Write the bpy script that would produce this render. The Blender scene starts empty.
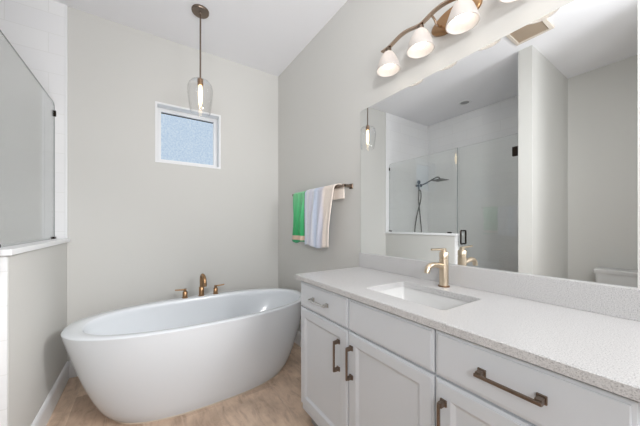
import bpy, bmesh, math
from mathutils import Vector, Matrix
PI = math.pi
S = bpy.context.scene
COL = S.collection

# ------------------------------------------------------------------ camera
F, YAW, HY, CU, CAMH = 262.2177, 32.8443, 224.3788, 313.3375, 1.21
cam = bpy.data.objects.new('camera', bpy.data.cameras.new('camera'))
COL.objects.link(cam)
cam.location = (0, 0, CAMH)
cam.rotation_euler = (PI / 2, 0, -math.radians(YAW))
cam.data.sensor_width = 36
cam.data.lens = F / 640 * 36
cam.data.shift_x = (320 - CU) / 640
cam.data.shift_y = (HY - 213) / 640
cam.data.clip_start = 0.02
S.camera = cam

# ------------------------------------------------------------------ light, exposure
S.view_settings.view_transform = 'Standard'
S.view_settings.look = 'None'
S.view_settings.gamma = 1
S.view_settings.use_curve_mapping = False
S.view_settings.exposure = -0.15
W = bpy.data.worlds.new('world')
S.world = W
W.use_nodes = True
W.node_tree.nodes['Background'].inputs[0].default_value = (0.97, 0.98, 1.0, 1)
W.node_tree.nodes['Background'].inputs[1].default_value = .62
BULB = 6.6          # vanity bulbs
PBULB = 5.0          # pendant bulb
PANE = 1.15            # daylight behind the obscured pane
def area(name, loc, aim, size, watts, spread=180, color=(.985, .99, 1)):
    d = bpy.data.lights.new(name, 'AREA'); d.shape = 'DISK'; d.size = size; d.energy = watts; d.color = color
    d.spread = math.radians(spread)
    o = bpy.data.objects.new(name, d); COL.objects.link(o); o.location = loc
    o.rotation_euler = (Vector(aim) - Vector(loc)).to_track_quat('-Z', 'Y').to_euler()
area('fill_right', (1.05, -1.3, 1.9), (-1.0, 2.0, 1.2), .6, 34)  # added fill from behind the camera for knee wall and shower
area('fill_side', (1.2, -.12, 2.05), (-1.35, 1.85, 1.55), .35, 5.0, 80)  # unseen added beam that brightens the shower side
area('fill_low', (1.15, -.15, 1.75), (-.52, 2.0, .62), .3, 2.2, 46)  # narrow added fill on the knee wall, no fixture behind it
area('fill_left', (-.75, -1.3, 1.9), (1.31, 1.9, 2.4), .6, 16, 100)  # added fill, out of view, lifts the right wall
area('fill_up', (-.2, -1.2, .9), (-.4, .3, 2.93), .7, 23, 130, (.97, .98, 1))  # unseen fill aimed upward, added to brighten the ceiling

# ------------------------------------------------------------------ materials
def lin(c):
    return tuple(((x / 255) / 12.92 if x / 255 <= .04045 else ((x / 255 + .055) / 1.055) ** 2.4) for x in c) + (1,)

def mat(name, rgb, rough=.5, metal=0., spec=.5, coat=0.):
    m = bpy.data.materials.new(name); m.use_nodes = True
    b = m.node_tree.nodes['Principled BSDF']
    b.inputs['Base Color'].default_value = lin(rgb)
    b.inputs['Roughness'].default_value = rough
    b.inputs['Metallic'].default_value = metal
    b.inputs['Specular IOR Level'].default_value = spec
    b.inputs['Coat Weight'].default_value = coat
    return m

def N(m, kind, **kw):
    n = m.node_tree.nodes.new(kind)
    for k, v in kw.items(): setattr(n, k, v)
    return n

def L(m, a, b): m.node_tree.links.new(a, b)

def ramp(m, fac, stops):
    r = N(m, 'ShaderNodeValToRGB')
    el = r.color_ramp.elements
    while len(el) < len(stops): el.new(.5)
    for e, (p, c) in zip(el, stops): e.position = p; e.color = lin(c)
    L(m, fac, r.inputs[0]); return r.outputs[0]

def bump(m, height, strength=.1, dist=.01):
    b = N(m, 'ShaderNodeBump'); b.inputs['Strength'].default_value = strength; b.inputs['Distance'].default_value = dist
    L(m, height, b.inputs['Height']); L(m, b.outputs[0], m.node_tree.nodes['Principled BSDF'].inputs['Normal'])

def paint(name, rgb, rough=.6):
    m = mat(name, rgb, rough, spec=.3)
    n = N(m, 'ShaderNodeTexNoise'); n.inputs['Scale'].default_value = 180
    t = N(m, 'ShaderNodeTexCoord'); L(m, t.outputs['Object'], n.inputs['Vector'])
    bump(m, n.outputs[0], .05, .002); return m

M = {}
M['wall'] = paint('wall_paint', (211, 210, 206))
M['ceil'] = paint('ceiling_paint', (246, 246, 249), .8)
M['white'] = mat('white_trim_paint', (238, 239, 240), .35)
M['cab'] = mat('white_cabinet_paint', (214, 218, 223), .35)
M['kick'] = mat('toe_kick', (150, 150, 150), .6)
M['tub'] = mat('white_acrylic', (226, 230, 234), .22, coat=.3)
M['sink'] = mat('white_porcelain', (214, 214, 213), .12)
M['brass'] = mat('champagne_brass', (216, 199, 176), .3, 1.)
M['satin'] = mat('satin_nickel', (192, 190, 186), .25, 1.)
M['bronze'] = mat('bronze', (134, 119, 107), .32, 1.)
M['copper'] = mat('brushed_copper_bronze', (166, 132, 98), .3, 1.)
M['nickel'] = mat('aged_nickel', (128, 114, 102), .3, 1.)
M['dark'] = mat('dark_bronze', (52, 44, 40), .35, 1.)
M['black'] = mat('black_metal', (14, 14, 15), .5, 0.)
M['barm'] = mat('polished_bar', (186, 166, 148), .25, 1.)
M['ring'] = mat('dark_ring', (140, 112, 86), .4, 1.)
M['caulk'] = mat('caulk', (205, 190, 172), .7)
M['vent'] = mat('vent_grille', (190, 172, 152), .6)
M['ventf'] = mat('vent_frame', (222, 212, 200), .6)

m = M['mirror'] = mat('mirror_silver', (242, 244, 244), .0, 1.)

# quartz
m = M['quartz'] = mat('speckled_quartz', (230, 228, 225), .3)
t = N(m, 'ShaderNodeTexCoord')
n1 = N(m, 'ShaderNodeTexNoise'); n1.inputs['Scale'].default_value = 330; n1.inputs['Detail'].default_value = 6; n1.inputs['Roughness'].default_value = .75
L(m, t.outputs['Object'], n1.inputs['Vector'])
c = ramp(m, n1.outputs[0], [(.34, (132, 131, 131)), (.46, (196, 195, 195)), (.58, (214, 213, 212))])
L(m, c, m.node_tree.nodes['Principled BSDF'].inputs['Base Color'])

# wood-look plank floor, planks run along Y
m = M['floor'] = mat('wood_look_plank_tile', (170, 145, 125), .42)
t = N(m, 'ShaderNodeTexCoord')
sx = N(m, 'ShaderNodeSeparateXYZ'); L(m, t.outputs['Object'], sx.inputs[0])
cx = N(m, 'ShaderNodeCombineXYZ')
L(m, sx.outputs[1], cx.inputs[0]); L(m, sx.outputs[0], cx.inputs[1])
def brick(m, vec, w, h, mort, c1, c2, cm, off=.5):
    b = N(m, 'ShaderNodeTexBrick'); b.offset = off
    b.inputs['Scale'].default_value = 1; b.inputs['Brick Width'].default_value = w; b.inputs['Row Height'].default_value = h
    b.inputs['Mortar Size'].default_value = mort; b.inputs['Mortar Smooth'].default_value = .1
    b.inputs['Color1'].default_value = lin(c1); b.inputs['Color2'].default_value = lin(c2); b.inputs['Mortar'].default_value = lin(cm)
    L(m, vec, b.inputs['Vector']); return b
ofs = N(m, 'ShaderNodeVectorMath', operation='ADD'); ofs.inputs[1].default_value = (10.19, 10.0, 0)
L(m, cx.outputs[0], ofs.inputs[0])
b = brick(m, ofs.outputs[0], 1.0, .2, .0022, (252, 228, 206), (206, 178, 156), (238, 216, 196), .37)
mp = N(m, 'ShaderNodeMapping'); mp.inputs['Scale'].default_value = (3.2, 10, 1); L(m, ofs.outputs[0], mp.inputs[0])
g = N(m, 'ShaderNodeTexNoise'); g.inputs['Scale'].default_value = 2.2; g.inputs['Detail'].default_value = 7; g.inputs['Roughness'].default_value = .65; g.inputs['Distortion'].default_value = .6
L(m, mp.outputs[0], g.inputs['Vector'])
g2 = N(m, 'ShaderNodeTexNoise'); g2.inputs['Scale'].default_value = 5; g2.inputs['Detail'].default_value = 4
L(m, ofs.outputs[0], g2.inputs['Vector'])
rc = ramp(m, g.outputs[0], [(.32, (186, 173, 162)), (.5, (238, 233, 227)), (.68, (255, 255, 252))])
rc2 = ramp(m, g2.outputs[0], [(.35, (196, 190, 184)), (.55, (250, 250, 250))])
mx = N(m, 'ShaderNodeMixRGB', blend_type='MULTIPLY'); mx.inputs[0].default_value = .7
L(m, b.outputs[0], mx.inputs[1]); L(m, rc, mx.inputs[2])
mx2 = N(m, 'ShaderNodeMixRGB', blend_type='MULTIPLY'); mx2.inputs[0].default_value = .55
L(m, mx.outputs[0], mx2.inputs[1]); L(m, rc2, mx2.inputs[2])
L(m, mx2.outputs[0], m.node_tree.nodes['Principled BSDF'].inputs['Base Color'])
bump(m, g.outputs[0], .08, .004)

def tile(name, axis):
    m = mat(name, (240, 240, 240), .1)
    t = N(m, 'ShaderNodeTexCoord'); s = N(m, 'ShaderNodeSeparateXYZ'); L(m, t.outputs['Object'], s.inputs[0])
    c = N(m, 'ShaderNodeCombineXYZ'); L(m, s.outputs[axis], c.inputs[0]); L(m, s.outputs[2], c.inputs[1])
    o = N(m, 'ShaderNodeVectorMath', operation='ADD'); o.inputs[1].default_value = (9.03, 9.03, 0); L(m, c.outputs[0], o.inputs[0])
    b = brick(m, o.outputs[0], .455, .152, .0022, (243, 243, 243), (240, 240, 241), (233, 233, 232))
    L(m, b.outputs[0], m.node_tree.nodes['Principled BSDF'].inputs['Base Color'])
    inv = N(m, 'ShaderNodeMath', operation='SUBTRACT'); inv.inputs[0].default_value = 1; L(m, b.outputs['Fac'], inv.inputs[1])
    bump(m, inv.outputs[0], .12, .002)
    return m
M['tileX'] = tile('white_wall_tile_along_x', 0)
M['tileY'] = tile('white_wall_tile_along_y', 1)

def clear(name, tint, base=.05, gain=.6, power=4.):
    m = bpy.data.materials.new(name); m.use_nodes = True
    nt = m.node_tree; nt.nodes.clear()
    out = N(m, 'ShaderNodeOutputMaterial'); mix = N(m, 'ShaderNodeMixShader')
    tr = N(m, 'ShaderNodeBsdfTransparent'); tr.inputs[0].default_value = tint
    gl = N(m, 'ShaderNodeBsdfGlossy'); gl.inputs['Roughness'].default_value = 0.0
    lw = N(m, 'ShaderNodeLayerWeight')
    pw = N(m, 'ShaderNodeMath', operation='POWER'); pw.inputs[1].default_value = power
    L(m, lw.outputs['Facing'], pw.inputs[0])
    ma = N(m, 'ShaderNodeMath', operation='MULTIPLY_ADD'); ma.inputs[1].default_value = gain; ma.inputs[2].default_value = base
    lw.inputs['Blend'].default_value = .5
    L(m, pw.outputs[0], ma.inputs[0]); L(m, ma.outputs[0], mix.inputs[0])
    L(m, tr.outputs[0], mix.inputs[1]); L(m, gl.outputs[0], mix.inputs[2]); L(m, mix.outputs[0], out.inputs[0])
    return m
M['glass'] = clear('shower_glass', (.975, .985, .98, 1), .09, .6, 4.)
M['pglass'] = clear('clear_pendant_glass', (1, 1, 1, 1), .05, .6, 3.)

def emis(name, rgb, strength):
    m = bpy.data.materials.new(name); m.use_nodes = True
    nt = m.node_tree; nt.nodes.clear()
    o = N(m, 'ShaderNodeOutputMaterial'); e = N(m, 'ShaderNodeEmission')
    e.inputs[0].default_value = lin(rgb); e.inputs[1].default_value = strength
    L(m, e.outputs[0], o.inputs[0]); return m
M['bulb'] = emis('lit_bulb', (255, 246, 234), BULB)
M['pbulb'] = emis('lit_filament_bulb', (255, 226, 178), PBULB)
m = M['pane'] = emis('obscured_glass_daylight', (182, 208, 238), PANE)
t = N(m, 'ShaderNodeTexCoord'); n = N(m, 'ShaderNodeTexNoise'); n.inputs['Scale'].default_value = 60; n.inputs['Detail'].default_value = 5; n.inputs['Roughness'].default_value = .7
L(m, t.outputs['Object'], n.inputs['Vector'])
c = ramp(m, n.outputs[0], [(.3, (170, 192, 216)), (.5, (190, 208, 226)), (.7, (212, 224, 234))])
L(m, c, m.node_tree.nodes['Emission'].inputs[0])

def frosted():
    m = bpy.data.materials.new('frosted_white_glass'); m.use_nodes = True
    nt = m.node_tree; nt.nodes.clear()
    o = N(m, 'ShaderNodeOutputMaterial'); tl = N(m, 'ShaderNodeBsdfTranslucent'); df = N(m, 'ShaderNodeBsdfDiffuse')
    tl.inputs[0].default_value = (.95, .91, .88, 1); df.inputs[0].default_value = (.66, .63, .61, 1)
    mx = N(m, 'ShaderNodeMixShader'); mx.inputs[0].default_value = .7
    L(m, tl.outputs[0], mx.inputs[1]); L(m, df.outputs[0], mx.inputs[2]); L(m, mx.outputs[0], o.inputs[0]); return m
M['shade'] = frosted()

# ------------------------------------------------------------------ mesh helpers
def bx(bm, x0, x1, y0, y1, z0, z1):
    v = [bm.verts.new((x, y, z)) for x in (x0, x1) for y in (y0, y1) for z in (z0, z1)]
    for f in ((0, 1, 3, 2), (4, 6, 7, 5), (0, 4, 5, 1), (2, 3, 7, 6), (0, 2, 6, 4), (1, 5, 7, 3)):
        bm.faces.new([v[i] for i in f])

def rings(bm, rs, cap0=True, cap1=True, closed=False):
    """loft a list of equally long vertex rings"""
    vs = [[bm.verts.new(p) for p in r] for r in rs]
    n = len(vs[0])
    pairs = list(zip(vs[:-1], vs[1:])) + ([(vs[-1], vs[0])] if closed else [])
    for a, b_ in pairs:
        for i in range(n):
            bm.faces.new((a[i], a[(i + 1) % n], b_[(i + 1) % n], b_[i]))
    if cap0 and not closed: bm.faces.new(vs[0][::-1])
    if cap1 and not closed: bm.faces.new(vs[-1])

def lathe(bm, prof, org=(0, 0, 0), axis='z', n=28, cap0=True, cap1=True, sy=1.):
    """prof: (radius, height) along an axis through org"""
    rs = []
    for r, h in prof:
        ring = []
        for i in range(n):
            a = 2 * PI * i / n; u, w = r * math.cos(a), r * math.sin(a) * sy
            p = {'z': (u, w, h), 'x': (h, u, w), 'y': (w, h, u)}[axis]
            ring.append((org[0] + p[0], org[1] + p[1], org[2] + p[2]))
        rs.append(ring)
    rings(bm, rs, cap0, cap1)

def tube(bm, pts, r, n=14, caps=True):
    pts = [Vector(p) for p in pts]
    rr = r if isinstance(r, (list, tuple)) else [r] * len(pts)
    rs = []; up = None
    for i, p in enumerate(pts):
        d = (pts[min(i + 1, len(pts) - 1)] - pts[max(i - 1, 0)]).normalized()
        if up is None:
            up = Vector((0, 0, 1)) if abs(d.z) < .9 else Vector((1, 0, 0))
        s = d.cross(up).normalized(); up = s.cross(d).normalized()
        rs.append([tuple(p + (s * math.cos(2 * PI * k / n) + up * math.sin(2 * PI * k / n)) * rr[i]) for k in range(n)])
    rings(bm, rs, caps, caps)

def smoothpts(pts, k=8):
    """Catmull-Rom through points"""
    P = [Vector(p) for p in pts]; P = [P[0] * 2 - P[1]] + P + [P[-1] * 2 - P[-2]]
    out = []
    for i in range(1, len(P) - 2):
        for j in range(k):
            t = j / k
            out.append(.5 * ((2 * P[i]) + (P[i + 1] - P[i - 1]) * t + (2 * P[i - 1] - 5 * P[i] + 4 * P[i + 1] - P[i + 2]) * t * t + (3 * P[i] - P[i - 1] - 3 * P[i + 1] + P[i + 2]) * t ** 3))
    out.append(P[-2]); return out

def sell(cx_, cy_, a, b_, z, n=2.4, k=96):
    r = []
    for i in range(k):
        t = 2 * PI * i / k; c_, s_ = math.cos(t), math.sin(t)
        r.append((cx_ + a * math.copysign(abs(c_) ** (2 / n), c_), cy_ + b_ * math.copysign(abs(s_) ** (2 / n), s_), z))
    return r

def obj(name, bm, m, parent=None, smooth=False, bev=0, seg=2, loc=None):
    bmesh.ops.recalc_face_normals(bm, faces=bm.faces)
    me = bpy.data.meshes.new(name); bm.to_mesh(me); bm.free()
    me.materials.append(m)
    if smooth:
        for p in me.polygons: p.use_smooth = True
        me.set_sharp_from_angle(angle=math.radians(40))
    o = bpy.data.objects.new(name, me); COL.objects.link(o)
    if loc: o.location = loc
    if parent: o.parent = parent
    if bev:
        md = o.modifiers.new('bevel', 'BEVEL'); md.width = bev; md.segments = seg; md.limit_method = 'ANGLE'
        md.harden_normals = False
    return o

def nb(): return bmesh.new()

def thing(name, label, cat, loc, group=None):
    o = bpy.data.objects.new(name, None); COL.objects.link(o); o.location = loc
    o.empty_display_size = .05
    o['label'] = label; o['category'] = cat
    if group: o['group'] = group
    return o

def tag(o, label, cat, group=None):
    o['label'] = label; o['category'] = cat
    if group: o['group'] = group
    return o

def struct(name, bm, m, parent=None, **kw):
    o = obj(name, bm, m, parent, **kw)
    if not parent: o['kind'] = 'structure'
    return o

def box_struct(name, m, *b, **kw):
    bm = nb(); bx(bm, *b); return struct(name, bm, m, **kw)

# ------------------------------------------------------------------ room
A, B, H = 1.3125, 2.7869, 2.9294          # right wall, window wall, ceiling
XL, XA = -.509, -1.59                      # knee wall face, alcove wall
Y0 = -1.6                                  # the room goes on behind the camera
HW = 1.72                                  # near end of the knee wall
SY0, SY1 = .9725, 1.0824                   # stub wall beside the shower door
WX0, WX1, WZ0, WZ1 = .088, .659, 1.782, 2.328
box_struct('floor', M['floor'], XA - .1, A + .1, Y0, B + .1, -.1, 0)
box_struct('ceiling', M['ceil'], XA - .1, A + .1, Y0, B + .25, H, H + .1)
box_struct('wall_right', M['wall'], A, A + .1, Y0, B + .25, 0, H)
box_struct('wall_left', M['wall'], XA - .1, XA, Y0, B + .25, 0, H)
bm = nb()
bx(bm, XA, WX0, B, B + .2, 0, H); bx(bm, WX1, A, B, B + .2, 0, H)
bx(bm, WX0, WX1, B, B + .2, 0, WZ0); bx(bm, WX0, WX1, B, B + .2, WZ1, H)
struct('wall_back', bm, M['wall'])
box_struct('wall_partition', M['wall'], XA, XL, SY0, SY1, 0, H)
box_struct('wall_knee', M['wall'], XL - .125, XL, HW, B, 0, 1.072)
box_struct('wall_alcove', M['wall'], XA, XL, -.08, .03, 0, H)
# tile skins of the shower
bm = nb(); bx(bm, XA, XL - .001, B - .011, B, 1.072, H); bx(bm, XA, XL - .125, B - .011, B, 0, 1.072)
struct('wall_shower_back', bm, M['tileX'])
box_struct('wall_shower_side', M['tileY'], XA, XA + .011, SY1, B - .011, 0, H)
box_struct('wall_shower_front', M['tileX'], XA + .011, XL - .02, SY1, SY1 + .011, 0, H)
bm = nb(); bx(bm, XL - .136, XL - .125, HW, B - .011, 0, 1.072)
struct('wall_shower_knee', bm, M['tileY'])
box_struct('wall_knee_end', M['tileX'], XL - .136, XL - .001, HW - .011, HW, 0, 1.072)
# tile edge, sill cap
box_struct('trim_1', M['white'], XL - .012, XL + .002, B - .014, B, 1.10, H, bev=.003)
box_struct('trim_2', M['white'], XL - .15, -.49, HW - .03, B, 1.072, 1.10, bev=.004)

def baseboard(name, pts, nrm):
    """pts: two floor points along the wall; nrm: into the room"""
    (xa, ya), (xb, yb) = pts
    prof = [(0, 0), (.015, 0), (.015, .108), (.011, .124), (.004, .134), (0, .134)]
    bm = nb()
    rs = []
    for (x, y) in ((xa, ya), (xb, yb)):
        rs.append([(x + nrm[0] * d, y + nrm[1] * d, z) for d, z in prof])
    rings(bm, rs); return struct(name, bm, M['white'])
baseboard('baseboard_left', ((XL, HW), (XL, B)), (1, 0))
baseboard('baseboard_back', ((XL + .015, B), (A, B)), (0, -1))
baseboard('baseboard_right', ((A, 1.38), (A, B - .015)), (-1, 0))
baseboard('baseboard_alcove', ((XA, .03), (XA, SY0 - .015)), (1, 0))
baseboard('baseboard_partition', ((XA, SY0), (XL, SY0)), (0, -1))

# window
win = bpy.data.objects.new('window_1', None); COL.objects.link(win); win.location = ((WX0 + WX1) / 2, B, WZ0); win['kind'] = 'structure'
def rel(o, parent):
    o.parent = parent; o.matrix_parent_inverse = Matrix.Translation(-Vector(parent.location)); return o
def frame_bm(x0, x1, z0, z1, w, y0, y1):
    bm = nb()
    loops = []
    for (d, y) in ((0, y0), (w, y0), (w, y1), (0, y1)):
        loops.append([(x0 + d, y, z0 + d), (x1 - d, y, z0 + d), (x1 - d, y, z1 - d), (x0 + d, y, z1 - d)])
    rings(bm, loops, closed=True); return bm
rel(obj('casing', frame_bm(WX0 - .004, WX1 + .004, WZ0 - .004, WZ1 + .004, .018, B - .006, B + .11), M['white'], bev=.002), win)
rel(obj('window_frame', frame_bm(WX0 + .014, WX1 - .014, WZ0 + .014, WZ1 - .014, .034, B + .085, B + .15), M['white'], bev=.003), win)
bm = nb(); bx(bm, WX0 + .04, WX1 - .04, B + .115, B + .122, WZ0 + .04, WZ1 - .04)
rel(obj('window_pane', bm, M['pane']), win)
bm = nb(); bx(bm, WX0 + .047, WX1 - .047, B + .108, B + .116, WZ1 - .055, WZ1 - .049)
rel(obj('window_top_shadow', bm, M['dark']), win)  # dark strip stands in for the frame's shade along the pane top

# ------------------------------------------------------------------ bathtub
def part(name, bm, m, root, **kw):
    o = obj(name, bm, m, **kw); return rel(o, root)
tub = thing('bathtub', 'white oval freestanding bathtub on the plank floor below the window', 'bathtub', (.42, 2.17, 0))
bm = nb()
rs = []
TZ = .57
CX, CY = .42, 2.17
for i in range(17):
    t = i / 16
    e = t ** .62
    a = .60 + (.837 - .60) * e; b_ = .322 + (.398 - .322) * e
    rs.append(sell(CX, CY, a, b_, t * (TZ - .014), 2.55 - .2 * t))
for d, z in ((.001, TZ - .008), (.004, TZ - .003), (.009, TZ)):
    rs.append(sell(CX, CY, .839 - d, .40 - d, z, 2.35))
ix, iy, ia, ib = CX + .022, CY - .018, .766, .340
for a_, z in ((0, TZ), (.006, TZ - .003), (.011, TZ - .012)):
    rs.append(sell(ix, iy, ia - a_, ib - a_, z, 2.4))
for i in range(1, 13):
    t = i / 12
    e = t ** 1.5
    rs.append(sell(ix, iy, ia - .011 - .20 * e, ib - .011 - .085 * e, TZ - .012 - .37 * t, 2.5))
for k_, z in ((.97, .172), (.9, .158), (.75, .152), (.4, .149), (.1, .147)):
    rs.append(sell(ix, iy, (ia - .211) * k_, (ib - .096) * k_, z, 2.5))
rings(bm, rs)
part('tub_shell', bm, M['tub'], tub, smooth=True)
bm = nb()
rings(bm, [sell(CX, CY, .600, .322, 0.0005, 2.55), sell(CX, CY, .608, .330, 0.0005, 2.55), sell(CX, CY, .602, .324, .007, 2.55), sell(CX, CY, .598, .320, .007, 2.55)], closed=True)
part('caulk_bead', bm, M['caulk'], tub)

# tub filler: spout + two taps on the rear rim
DY = 2.528
sp = thing('tub_spout', 'bronze gooseneck tub spout standing between two lever taps on the rear tub rim', 'faucet', (.434, DY, TZ))
bm = nb(); lathe(bm, [(.026, 0), (.026, .006), (.0215, .008), (.0215, .075), (.018, .08), (.016, .082)], (.434, DY, TZ)); part('spout_base', bm, M['copper'], sp, smooth=True)
bm = nb(); tube(bm, smoothpts([(.434, DY, TZ + .075), (.434, DY, TZ + .145), (.435, DY - .012, TZ + .178), (.438, DY - .045, TZ + .190), (.442, DY - .082, TZ + .176), (.445, DY - .098, TZ + .14), (.446, DY - .10, TZ + .10)]), .0145); part('spout', bm, M['copper'], sp, smooth=True)
def tap(x, s, label):
    t = thing('tub_tap', label, 'tap', (x, DY, TZ), 'lever taps on the bathtub rim')
    bm = nb(); lathe(bm, [(.024, 0), (.024, .006), (.0195, .008), (.0195, .052), (.017, .055), (.010, .056)], (x, DY, TZ)); part('tap_base', bm, M['copper'], t, smooth=True)
    bm = nb(); tube(bm, [(x, DY, TZ + .05), (x, DY, TZ + .078)], .012)
    tube(bm, [(x - s * .012, DY, TZ + .07), (x + s * .03, DY, TZ + .072), (x + s * .078, DY, TZ + .076)], [.0075, .0065, .0055]); part('lever', bm, M['copper'], t, smooth=True)
tap(.300, -1, 'bronze lever tap left of the tub spout, lever pointing left')
tap(.556, 1, 'bronze lever tap right of the tub spout, lever pointing right')

# ------------------------------------------------------------------ vanity
AV = A - .0015
VF, VY0, VY1, VT = .785, .075, 1.362, .8819      # door faces, ends, top of the box
van = thing('vanity_cabinet', 'white bathroom vanity cabinet with shaker doors and drawers under the quartz countertop', 'vanity', (1.05, .72, 0))
bm = nb(); bx(bm, VF + .018, AV, VY0, VY1 - .002, .105, .70)
bx(bm, VF + .018, AV, VY0, VY0 + .018, .70, VT); bx(bm, VF + .018, AV, VY1 - .02, VY1 - .002, .70, VT)
bx(bm, VF + .018, VF + .036, VY0 + .018, VY1 - .02, .70, VT); bx(bm, A - .018, AV, VY0 + .018, VY1 - .02, .70, VT)
part('carcass', bm, M['cab'], van)
bm = nb(); bx(bm, VF + .075, AV, VY0 + .01, VY1 - .01, 0, .105); part('toe_kick', bm, M['kick'], van)
def front(y0, y1, z0, z1, prof):
    """panel facing -X from rings of (inset, depth behind the face)"""
    bm = nb(); rs = [[(VF + .018, y0, z0), (VF + .018, y1, z0), (VF + .018, y1, z1), (VF + .018, y0, z1)]]
    for d, x in prof:
        rs.append([(VF + x, y0 + d, z0 + d), (VF + x, y1 - d, z0 + d), (VF + x, y1 - d, z1 - d), (VF + x, y0 + d, z1 - d)])
    rings(bm, rs); return bm
SHAKER = [(0, .006), (.002, .005), (.008, .003), (.0085, .0005), (.011, 0), (.050, 0), (.053, .002), (.062, .009), (.066, .010)]
SLAB = [(0, .006), (.002, .005), (.008, .004), (.0085, .001), (.0105, 0)]
def pull(parent, yc, zc, horizontal, m, length=.142):
    """square-footed bar pull"""
    bm = nb(); h = length / 2
    def b3(a0, a1, b0, b1, x0, x1):   # a along the bar, b across
        if horizontal: bx(bm, x0, x1, yc + a0, yc + a1, zc + b0, zc + b1)
        else: bx(bm, x0, x1, yc + b0, yc + b1, zc + a0, zc + a1)
    for s in (-1, 1):
        c = s * (h - .006)
        b3(c - .0105, c + .0105, -.0105, .0105, VF - .006, VF + .001)
        b3(c - .0075, c + .0075, -.0075, .0075, VF - .026, VF - .005)
    b3(-h - .002, h + .002, -.0045, .0045, VF - .033, VF - .025)
    o = obj('handle', bm, m, bev=.0018); o.parent = parent
    return o
D1, D2 = .926, .499
g_ = .0028
def add_front(name, y0, y1, z0, z1, prof, h=None, label=None):
    o = part(name, front(y0 + g_, y1 - g_, z0, z1, prof), M['cab'], van)
    if label: o['label'] = label
    if h:
        yc, zc, hor, mm, lab = h
        bm_o = pull(o, yc, zc, hor, mm)
        bm_o['label'] = lab
    return o
DZ0, DZ1, OZ0, OZ1 = .7285, .870, .150, .7195
add_front('drawer', D1, VY1, DZ0, DZ1, SLAB, (1.150, .797, True, M['satin'], 'silvery nickel bar pull'))
add_front('drawer_front', D2, D1, DZ0, DZ1, SLAB, None, 'plain false drawer front without a pull')
add_front('drawer', VY0 + .006, D2, DZ0, DZ1, SLAB, (.291, .801, True, M['bronze'], 'wide bronze bar pull'))
add_front('door', D1, VY1, OZ0, OZ1, SHAKER, (.992, .583, False, M['bronze'], 'bronze bar pull'))
add_front('door', D2, D1, OZ0, OZ1, SHAKER, (.899, .588, False, M['bronze'], 'bronze bar pull'))
add_front('door', VY0 + .006, D2, OZ0, OZ1, SHAKER, (.466, .590, False, M['bronze'], 'bronze bar pull'))

# countertop with a cut-out
CZ0, CZ1 = .8819, .9089
KX0, KX1, KY0, KY1 = .880, 1.150, .522, .908
CX0, CY0_, CY1_ = .7684, .03, 1.3967
bm = nb()
def slab_ring(k): pass
def rrect(x0, x1, y0, y1, z, r, k=6):
    pts = []
    for (cx_, cy_, a0) in ((x1 - r, y1 - r, 0), (x0 + r, y1 - r, 90), (x0 + r, y0 + r, 180), (x1 - r, y0 + r, 270)):
        for i in range(k + 1):
            a = math.radians(a0 + 90 * i / k); pts.append((cx_ + r * math.cos(a), cy_ + r * math.sin(a), z))
    return pts
e = .003
rings(bm, [rrect(CX0, A, CY0_, CY1_, CZ0, .004), rrect(CX0, A, CY0_, CY1_, CZ1 - e, .004), rrect(CX0 + e, A - e, CY0_ + e, CY1_ - e, CZ1, .004),
           rrect(KX0 - .002, KX1 + .002, KY0 - .002, KY1 + .002, CZ1, .016), rrect(KX0, KX1, KY0, KY1, CZ1 - .002, .015), rrect(KX0, KX1, KY0, KY1, CZ0, .015)], closed=True)
tag(obj('countertop', bm, M['quartz']), 'speckled white quartz countertop on the vanity, cut out for the sink', 'countertop')
bm = nb(); bx(bm, A - .0246, A, CY0_, CY1_, CZ1, 1.0078)
tag(obj('backsplash', bm, M['quartz'], bev=.002), 'low speckled quartz backsplash strip below the mirror', 'backsplash')
bm = nb()
sk = [(0.012, CZ0), (-.004, CZ0), (-.004, CZ0 - .006), (.006, CZ0 - .06), (.018, CZ0 - .115), (.04, CZ0 - .132), (.09, CZ0 - .138)]
rs = [rrect(KX0 - .025, KX1 + .025, KY0 - .025, KY1 + .025, CZ0 - .012, .02), rrect(KX0 - .025, KX1 + .025, KY0 - .025, KY1 + .025, CZ0 - .0005, .02)]
for d, z in ((-.003, CZ0 - .0005), (-.001, CZ0 - .004), (.014, CZ0 - .05), (.030, CZ0 - .095), (.040, CZ0 - .112), (.055, CZ0 - .122), (.10, CZ0 - .128)):
    rs.append(rrect(KX0 + d, KX1 - d, KY0 + d, KY1 - d, z, .014))
rings(bm, rs, cap0=False)
snk = thing('sink', 'white rectangular undermount sink set into the quartz countertop', 'sink', (1.015, .715, CZ0 - .15))
o = part('sink_basin', bm, M['sink'], snk, smooth=True)
bm = nb(); lathe(bm, [(.022, CZ0 - .128), (.022, CZ0 - .1255), (.016, CZ0 - .1245)], (1.03, .715, 0)); part('drain', bm, M['brass'], snk, smooth=True)

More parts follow.
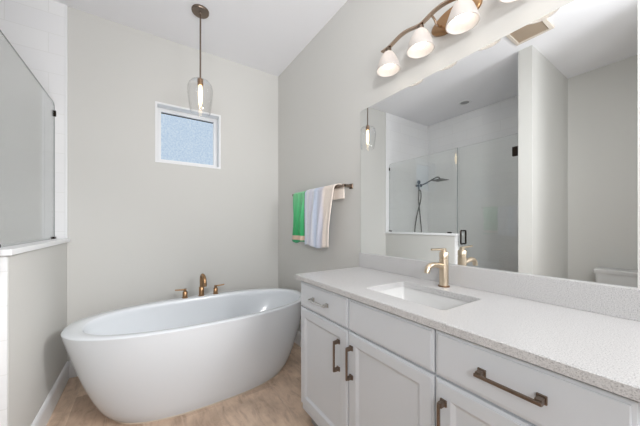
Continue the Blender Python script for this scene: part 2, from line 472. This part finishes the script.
# sink faucet
FX, FY = 1.2234, .7263
fc = thing('sink_faucet', 'brushed gold single lever faucet standing behind the sink', 'faucet', (FX, FY, CZ1))
bm = nb(); lathe(bm, [(.026, 0), (.026, .005), (.021, .006)], (FX, FY, CZ1)); part('base_ring', bm, M['ring'], fc, smooth=True)
bm = nb(); lathe(bm, [(.0205, .004), (.0205, .132), (.0185, .134), (.0185, .138), (.0205, .140), (.0205, .165), (.018, .168), (.010, .169)], (FX, FY, CZ1)); part('faucet_body', bm, M['brass'], fc, smooth=True)
bm = nb(); tube(bm, smoothpts([(FX - .01, FY, CZ1 + .098), (FX - .055, FY, CZ1 + .108), (FX - .095, FY, CZ1 + .112), (FX - .122, FY, CZ1 + .105), (FX - .134, FY, CZ1 + .088), (FX - .136, FY, CZ1 + .078)]), .0125); part('spout', bm, M['brass'], fc, smooth=True)
bm = nb(); tube(bm, [(FX, FY, CZ1 + .165), (FX, FY, CZ1 + .181)], .012); tube(bm, [(FX + .012, FY, CZ1 + .180), (FX - .05, FY, CZ1 + .182), (FX - .10, FY, CZ1 + .184)], [.006, .0055, .005]); part('lever', bm, M['brass'], fc, smooth=True)

# mirror
bm = nb(); bx(bm, A - .006, A - .0005, .14, 1.3967, 1.0080, 2.0203)
tag(obj('wall_mirror', bm, M['mirror']), 'large frameless wall mirror above the quartz backsplash', 'mirror')

# ------------------------------------------------------------------ vanity light
LX = 1.2
SHY = (1.050, .839, .626, .415)
vl = thing('vanity_light', 'four shade bronze vanity light with wavy bar above the mirror', 'wall light', (A, .717, 2.2))
bm = nb()
rs = []
for x, k_ in ((A, 1.), (A - .012, 1.), (A - .02, .9), (A - .022, .7)):
    rs.append([(x, .717 + .125 * k_ * math.cos(2 * PI * i / 40), 2.245 + .058 * k_ * math.sin(2 * PI * i / 40)) for i in range(40)])
rings(bm, rs); part('backplate', bm, M['copper'], vl, smooth=True)
for y in (.655, .78):
    bm = nb(); tube(bm, smoothpts([(A - .015, y, 2.235), (A - .06, y, 2.225), (LX + .03, y, 2.245), (LX, y, 2.256)]), .0055); part('arm', bm, M['barm'], vl, smooth=True)
bm = nb()
ys = [SHY[0] + .048 - i * (SHY[0] - SHY[3] + .096) / 80 for i in range(81)]
rs = []
for y in ys:
    t = (SHY[0] - y) / ((SHY[0] - SHY[3]) / 3)
    if 0 <= t <= 3: z = 2.242 + .020 * math.sin(PI * (t % 1.0)) ** 1.5
    else: z = 2.242 + .004 * min(abs(t), abs(t - 3))
    rs.append([(LX - .012, y, z - .004), (LX + .012, y, z - .004), (LX + .012, y, z + .004), (LX - .012, y, z + .004)])
rings(bm, rs); part('bar', bm, M['barm'], vl, bev=.0015)
prof = [(.014, .108), (.024, .102), (.036, .088), (.048, .064), (.058, .036), (.066, .010), (.0675, 0)]
for y in SHY:
    bm = nb(); out = [(r, z) for r, z in prof]; inn = [(max(r - .004, .004), z) for r, z in prof[::-1]]
    lathe(bm, out + inn, (LX, y, 2.110), n=36, cap0=False, cap1=False)
    sh = part('lamp_shade', bm, M['shade'], vl, smooth=True)
    bm = nb(); lathe(bm, [(.002, 0), (.017, .006), (.027, .020), (.030, .034), (.027, .050), (.018, .064), (.013, .076), (.012, .082)], (LX, y, 2.121), n=24)
    o = obj('bulb', bm, M['bulb'], smooth=True); o.parent = sh
    bm = nb(); lathe(bm, [(.013, 2.214), (.017, 2.220), (.017, 2.232), (.011, 2.238), (.004, 2.242)], (LX, y, 0), n=24)
    part('shade_holder', bm, M['nickel'], vl, smooth=True)

# ------------------------------------------------------------------ pendant
PX, PY = .381, 2.2676
pn = thing('pendant_light', 'clear glass pendant light on a bronze rod hanging over the bathtub', 'pendant light', (PX, PY, H))
bm = nb(); lathe(bm, [(.066, H), (.066, H - .010), (.062, H - .016), (.012, H - .020), (.009, H - .028)], (PX, PY, 0)); part('canopy', bm, M['nickel'], pn, smooth=True)
bm = nb(); tube(bm, [(PX, PY, H - .015), (PX, PY, 2.372)], .0062); part('rod', bm, M['nickel'], pn, smooth=True)
bm = nb(); lathe(bm, [(.010, 2.385), (.022, 2.380), (.022, 2.330), (.018, 2.328)], (PX, PY, 0)); part('socket', bm, M['copper'], pn, smooth=True)
bm = nb()
gp = [(.022, 2.366), (.045, 2.368), (.070, 2.356), (.088, 2.334), (.096, 2.302), (.0955, 2.27), (.092, 2.23), (.086, 2.18), (.080, 2.135), (.077, 2.112), (.075, 2.107)]
lathe(bm, gp + [(r - .0035, z) for r, z in gp[::-1]], (PX, PY, 0), n=48, cap0=False, cap1=False)
part('lamp_shade', bm, M['pglass'], pn, smooth=True)
bm = nb(); lathe(bm, [(.012, 2.328), (.012, 2.305), (.015, 2.28), (.016, 2.255), (.014, 2.20), (.008, 2.165), (.002, 2.158)], (PX, PY, 0), n=24); part('bulb', bm, M['pbulb'], pn, smooth=True)

# ------------------------------------------------------------------ towel bar and towels
TX, TBZ = A - .072, 1.497
tb = thing('towel_bar', 'bronze towel bar on the wall left of the mirror', 'towel bar', (A, 1.88, TBZ))
bm = nb(); tube(bm, [(TX, 1.492, TBZ), (TX, 2.285, TBZ)], .0095); part('bar', bm, M['nickel'], tb, smooth=True)
for y in (1.503, 2.275):
    bm = nb(); bx(bm, A - .008, A, y - .019, y + .019, TBZ - .019, TBZ + .019); bx(bm, TX - .012, A - .006, y - .011, y + .011, TBZ - .011, TBZ + .011)
    part('post', bm, M['nickel'], tb, bev=.002)

def cloth_mat(name, base):
    m = mat(name, base, .95, spec=.1)
    b = m.node_tree.nodes['Principled BSDF']; b.inputs['Sheen Weight'].default_value = .3
    n = N(m, 'ShaderNodeTexNoise'); n.inputs['Scale'].default_value = 350; n.inputs['Detail'].default_value = 3
    t = N(m, 'ShaderNodeTexCoord'); L(m, t.outputs['Object'], n.inputs['Vector']); bump(m, n.outputs[0], .5, .003)
    return m, t
def stripes(m, t, axis, stops, lo, hi):
    s = N(m, 'ShaderNodeSeparateXYZ'); L(m, t.outputs['Object'], s.inputs[0])
    nz = N(m, 'ShaderNodeTexNoise'); nz.inputs['Scale'].default_value = 16; L(m, t.outputs['Object'], nz.inputs['Vector'])
    mr = N(m, 'ShaderNodeMapRange'); mr.inputs[1].default_value = lo; mr.inputs[2].default_value = hi
    L(m, s.outputs[axis], mr.inputs[0])
    c = ramp(m, mr.outputs[0], stops); return c
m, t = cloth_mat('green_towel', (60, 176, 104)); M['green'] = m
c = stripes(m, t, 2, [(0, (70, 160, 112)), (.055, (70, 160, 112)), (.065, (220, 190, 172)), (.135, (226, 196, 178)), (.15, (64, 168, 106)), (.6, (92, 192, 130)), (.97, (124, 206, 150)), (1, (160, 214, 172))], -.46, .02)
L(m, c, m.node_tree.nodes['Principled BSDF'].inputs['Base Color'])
m, t = cloth_mat('pale_striped_towel', (222, 224, 236)); M['pale'] = m
c = stripes(m, t, 1, [(0, (244, 232, 221)), (.17, (244, 232, 221)), (.24, (218, 216, 226)), (.38, (214, 220, 236)), (.5, (206, 218, 238)), (.58, (232, 234, 242)), (.7, (216, 216, 230)), (.82, (234, 234, 240)), (.92, (212, 220, 238)), (1, (228, 232, 242))], 1.655 - 1.85, 2.04 - 1.85)
vn = N(m, 'ShaderNodeTexVoronoi'); vn.inputs['Scale'].default_value = 60; L(m, t.outputs['Object'], vn.inputs['Vector'])
cc = ramp(m, vn.outputs['Distance'], [(.1, (205, 205, 225)), (.4, (255, 255, 255))])
mx = N(m, 'ShaderNodeMixRGB', blend_type='MULTIPLY'); mx.inputs[0].default_value = .2; L(m, c, mx.inputs[1]); L(m, cc, mx.inputs[2])
L(m, mx.outputs[0], m.node_tree.nodes['Principled BSDF'].inputs['Base Color'])

def towel(name, yf, yb, zf, zb, m, seed, amp, label, r=.016, sag=0.0, taper=0.0):
    """yf, yb: y range of the front and back lap; zf, zb: their hems"""
    org = Vector((TX, 1.85, TBZ))
    bm = nb(); nu, grid = 44, []
    nf, na, nk = 34, 10, 14
    for j in range(nf + na + nk + 1):
        row = []
        for i in range(nu + 1):
            u = i / nu
            if j <= nf:
                q = j / nf; lap = 0; z = zf + (TBZ - zf) * q; x = -r; k_ = (1 - q)
            elif j <= nf + na:
                a = PI * (j - nf) / na; z = TBZ + r * math.sin(a); x = -r * math.cos(a); lap = (1 - math.cos(a)) / 2; k_ = 0
            else:
                q = (j - nf - na) / nk; lap = 1; z = TBZ + (zb - TBZ) * q; x = r; k_ = q * .5
            ya = yf[0] + (yb[0] - yf[0]) * lap; yb_ = yf[1] + (yb[1] - yf[1]) * lap
            ya -= taper * (1 - min(1, k_ * 1.3)) ** 2 * (1 - lap)
            y = ya + (yb_ - ya) * u
            w = (math.sin(u * 9.0 + seed) + .6 * math.sin(u * 19 + seed * 2.3 + z * 4) + .35 * math.sin(u * 33 + z * 9))
            fold = amp * (.25 + .75 * min(1, k_ * 2.2)) * w if k_ > 0 else amp * .15 * w
            y += .010 * k_ * math.sin(z * 11 + seed + u * 3) * (1 if lap == 0 else .5)
            x += (-abs(fold) - .3 * amp if lap == 0 else .25 * fold) if lap in (0, 1) else 0
            zz = z + (k_ * .010 * math.sin(u * 7 + seed) if lap == 0 else 0) - sag * k_ * u
            if lap in (0, 1): x = x if lap == 0 else min(x, A - TX - .014)
            row.append(bm.verts.new((x, y - org.y, zz - org.z)))
        grid.append(row)
    for a, b_ in zip(grid[:-1], grid[1:]):
        for i in range(nu): bm.faces.new((a[i], a[i + 1], b_[i + 1], b_[i]))
    o = obj(name, bm, m, smooth=True, loc=org)
    md = o.modifiers.new('thick', 'SOLIDIFY'); md.thickness = .007; md.offset = 0
    tag(o, label, 'towel', 'towels on the towel bar'); return o
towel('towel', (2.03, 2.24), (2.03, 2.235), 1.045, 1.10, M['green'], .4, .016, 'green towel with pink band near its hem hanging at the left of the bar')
towel('towel', (1.640, 2.015), (1.53, 1.96), 1.022, 1.405, M['pale'], 1.7, .012, 'pale blue and cream patterned towel hanging in front on the bar', r=.020, taper=.05)

# ------------------------------------------------------------------ shower
GX = -.58
def glass_poly(name, y0, y1, z0, z1, r=.05):
    bm = nb()
    prof = [(y0, z0), (y1, z0)]
    if r: prof += [(y1, z1 - r)] + [(y1 - r + r * math.cos(math.radians(a)), z1 - r + r * math.sin(math.radians(a))) for a in range(15, 91, 15)]
    else: prof += [(y1, z1)]
    prof += [(y0, z1)]
    rings(bm, [[(GX - .003, y, z) for y, z in prof], [(GX + .003, y, z) for y, z in prof]])
    return bm
M['edge'] = mat('glass_edge', (124, 132, 130), .2)
def edged(o):
    o.data.materials.append(M['edge'])
    for p in o.data.polygons:
        if abs(p.normal.x) < .5: p.material_index = 1
gp_ = thing('shower_screen', 'fixed clear glass shower panel standing on the knee wall cap', 'glass panel', (GX, 2.25, 1.10))
edged(part('glass_pane', glass_poly('g', HW + .006, B - .012, 1.1005, 2.14, .035), M['glass'], gp_))
for (y0, y1, z0, z1) in ((B - .018, B - .0115, 2.04, 2.085), (B - .055, B - .0115, 1.1003, 1.116), (1.80, 1.845, 1.1003, 1.116)):
    bm = nb(); bx(bm, GX - .011, GX + .011, y0, y1, z0, z1); part('glass_clip', bm, M['dark'], gp_, bev=.001)
bm = nb(); bx(bm, GX - .0052, GX + .0052, HW + .0015, HW + .0055, 1.1005, 2.14); part('edge_seal', bm, M['edge'], gp_)
sd = thing('shower_door', 'hinged clear glass shower door beside the partition wall, seen in the mirror', 'shower door', (GX, 1.4, .02))
edged(part('glass_pane', glass_poly('g', SY1 + .016, HW - .012, .012, 2.135, 0), M['glass'], sd))
for z in (1.91, .18):
    bm = nb(); bx(bm, GX - .014, GX + .014, SY1 + .0115, SY1 + .075, z, z + .095); bx(bm, GX - .02, GX + .02, SY1 + .0112, SY1 + .018, z, z + .095)
    part('hinge', bm, M['dark'], sd, bev=.002)
bm = nb()
for s in (1, -1):
    tube(bm, smoothpts([(GX + s * .004, 1.655, 1.135), (GX + s * .045, 1.655, 1.135), (GX + s * .055, 1.655, 1.12), (GX + s * .055, 1.655, 1.06), (GX + s * .055, 1.655, .995), (GX + s * .045, 1.655, .98), (GX + s * .004, 1.655, .98)]), .0095)
part('handle', bm, M['dark'], sd, smooth=True)
# shower head and hand shower on the tiled wall
HX, HYY = -1.37, B - .011
sh_ = thing('overhead_shower', 'square black rain shower head on an arm from the tiled wall, seen in the mirror', 'shower head', (HX, HYY, 1.88))
bm = nb(); lathe(bm, [(.028, -.001), (.028, -.008), (.012, -.012)], (HX, HYY, 1.875), axis='y'); part('flange', bm, M['black'], sh_, smooth=True)
bm = nb(); tube(bm, smoothpts([(HX, HYY - .005, 1.875), (HX, HYY - .12, 1.91), (HX, HYY - .27, 1.968), (HX, HYY - .325, 1.968), (HX, HYY - .338, 1.945)]), .010); part('arm', bm, M['black'], sh_, smooth=True)
bm = nb(); bx(bm, HX - .1, HX + .1, HYY - .44, HYY - .24, 1.915, 1.925); lathe(bm, [(.016, 1.925), (.016, 1.95)], (HX, HYY - .338, 0)); part('spray_plate', bm, M['black'], sh_, bev=.003)
hs = thing('hand_shower', 'black hand shower with a crossing hose hanging on the tiled wall, seen in the mirror', 'hand shower', (-1.24, HYY, 1.78))
bm = nb(); bx(bm, -1.255, -1.225, HYY - .045, HYY - .001, 1.845, 1.875); part('bracket', bm, M['black'], hs, bev=.003)
bm = nb(); tube(bm, [(-1.24, HYY - .055, 1.76), (-1.24, HYY - .055, 1.90)], [.010, .012]); lathe(bm, [(.03, 0), (.03, -.02), (.012, -.03)], (-1.24, HYY - .045, 1.915), axis='y'); part('wand', bm, M['black'], hs, smooth=True)
bm = nb(); tube(bm, smoothpts([(-1.24, HYY - .055, 1.76), (-1.235, HYY - .055, 1.6), (-1.28, HYY - .05, 1.35), (-1.315, HYY - .05, 1.1), (-1.29, HYY - .05, .9), (-1.24, HYY - .045, .84), (-1.18, HYY - .045, .9), (-1.16, HYY - .035, 1.1), (-1.23, HYY - .03, 1.38), (-1.325, HYY - .03, 1.62), (-1.33, HYY - .03, 1.75), (-1.33, HYY - .015, 1.79), (-1.33, HYY - .002, 1.79)]), .0085, n=10); part('hose', bm, M['black'], hs, smooth=True)

# ------------------------------------------------------------------ toilet (seen in the mirror)
TY = .50
to = thing('toilet', 'white toilet in the alcove, tank top seen at the right of the mirror', 'toilet', (-1.2, TY, 0))
bm = nb(); rings(bm, [rrect(XA + .02, XA + .205, TY - .20, TY + .20, .40, .03), rrect(XA + .012, XA + .22, TY - .212, TY + .212, .60, .035), rrect(XA + .012, XA + .225, TY - .215, TY + .215, .702, .035)]); part('tank', bm, M['sink'], to, smooth=True)
bm = nb(); rings(bm, [rrect(XA + .006, XA + .236, TY - .222, TY + .222, .703, .03), rrect(XA + .004, XA + .24, TY - .225, TY + .225, .712, .03), rrect(XA + .004, XA + .24, TY - .225, TY + .225, .738, .03), rrect(XA + .012, XA + .232, TY - .217, TY + .217, .747, .03)]); part('tank_lid', bm, M['sink'], to, smooth=True)
bm = nb()
rs = []
for z, cx_, a, b_ in ((0, -1.17, .24, .125), (.06, -1.17, .235, .12), (.18, -1.16, .22, .11), (.28, -1.14, .25, .145), (.36, -1.13, .285, .18), (.395, -1.13, .29, .185)):
    rs.append(sell(cx_, TY, a, b_, z, 2.3, 48))
rings(bm, rs); bx(bm, XA + .02, XA + .22, TY - .12, TY + .12, .2, .402); part('bowl', bm, M['sink'], to, smooth=True)
bm = nb(); rings(bm, [sell(-1.13, TY, .285, .186, .396, 2.3, 48), sell(-1.13, TY, .29, .19, .405, 2.3, 48), sell(-1.13, TY, .286, .186, .414, 2.3, 48)]); part('seat', bm, M['white'], to, smooth=True)
bm = nb(); rings(bm, [sell(-1.13, TY, .282, .184, .415, 2.3, 48), sell(-1.13, TY, .285, .187, .424, 2.3, 48), sell(-1.13, TY, .27, .172, .432, 2.3, 48)]); part('seat_lid', bm, M['white'], to, smooth=True)

# ------------------------------------------------------------------ ceiling fittings (seen in the mirror)
vt = thing('ceiling_vent', 'square tan exhaust vent grille on the ceiling, seen at the top of the mirror', 'vent', (-.24, .915, H))
VX0, VX1, VYa, VYb = -.385, -.10, .775, 1.055
bm = nb(); loops = []
for d, z in ((0, H), (.004, H - .014), (.03, H - .018), (.034, H - .008), (.034, H)):
    loops.append([(VX0 + d, VYa + d, z), (VX1 - d, VYa + d, z), (VX1 - d, VYb - d, z), (VX0 + d, VYb - d, z)])
rings(bm, loops, closed=True); part('frame', bm, M['ventf'], vt)
bm = nb(); bx(bm, VX0 + .034, VX1 - .034, VYa + .034, VYb - .034, H - .004, H - .0005)
k_ = 0
while VX0 + .04 + k_ * .016 < VX1 - .045:
    x = VX0 + .04 + k_ * .016; bx(bm, x, x + .008, VYa + .034, VYb - .034, H - .014, H - .003); k_ += 1
part('grille', bm, M['vent'], vt)
rl = thing('recessed_light', 'round unlit recessed ceiling light over the shower, seen in the mirror', 'ceiling light', (-1.19, 1.95, H))
bm = nb(); rs = []
for r_, z in ((.085, H), (.085, H - .004), (.08, H - .008), (.058, H - .006), (.055, H - .001), (.055, H)):
    rs.append([(-1.19 + r_ * math.cos(2 * PI * i / 32), 1.95 + r_ * math.sin(2 * PI * i / 32), z) for i in range(32)])
rings(bm, rs, closed=True); part('trim_ring', bm, M['white'], rl, smooth=True)
M['lens'] = mat('unlit_lens', (150, 150, 150), .4)
bm = nb(); lathe(bm, [(.055, H - .0005), (.055, H - .003), (.02, H - .005)], (-1.19, 1.95, 0)); part('lens', bm, M['lens'], rl, smooth=True)
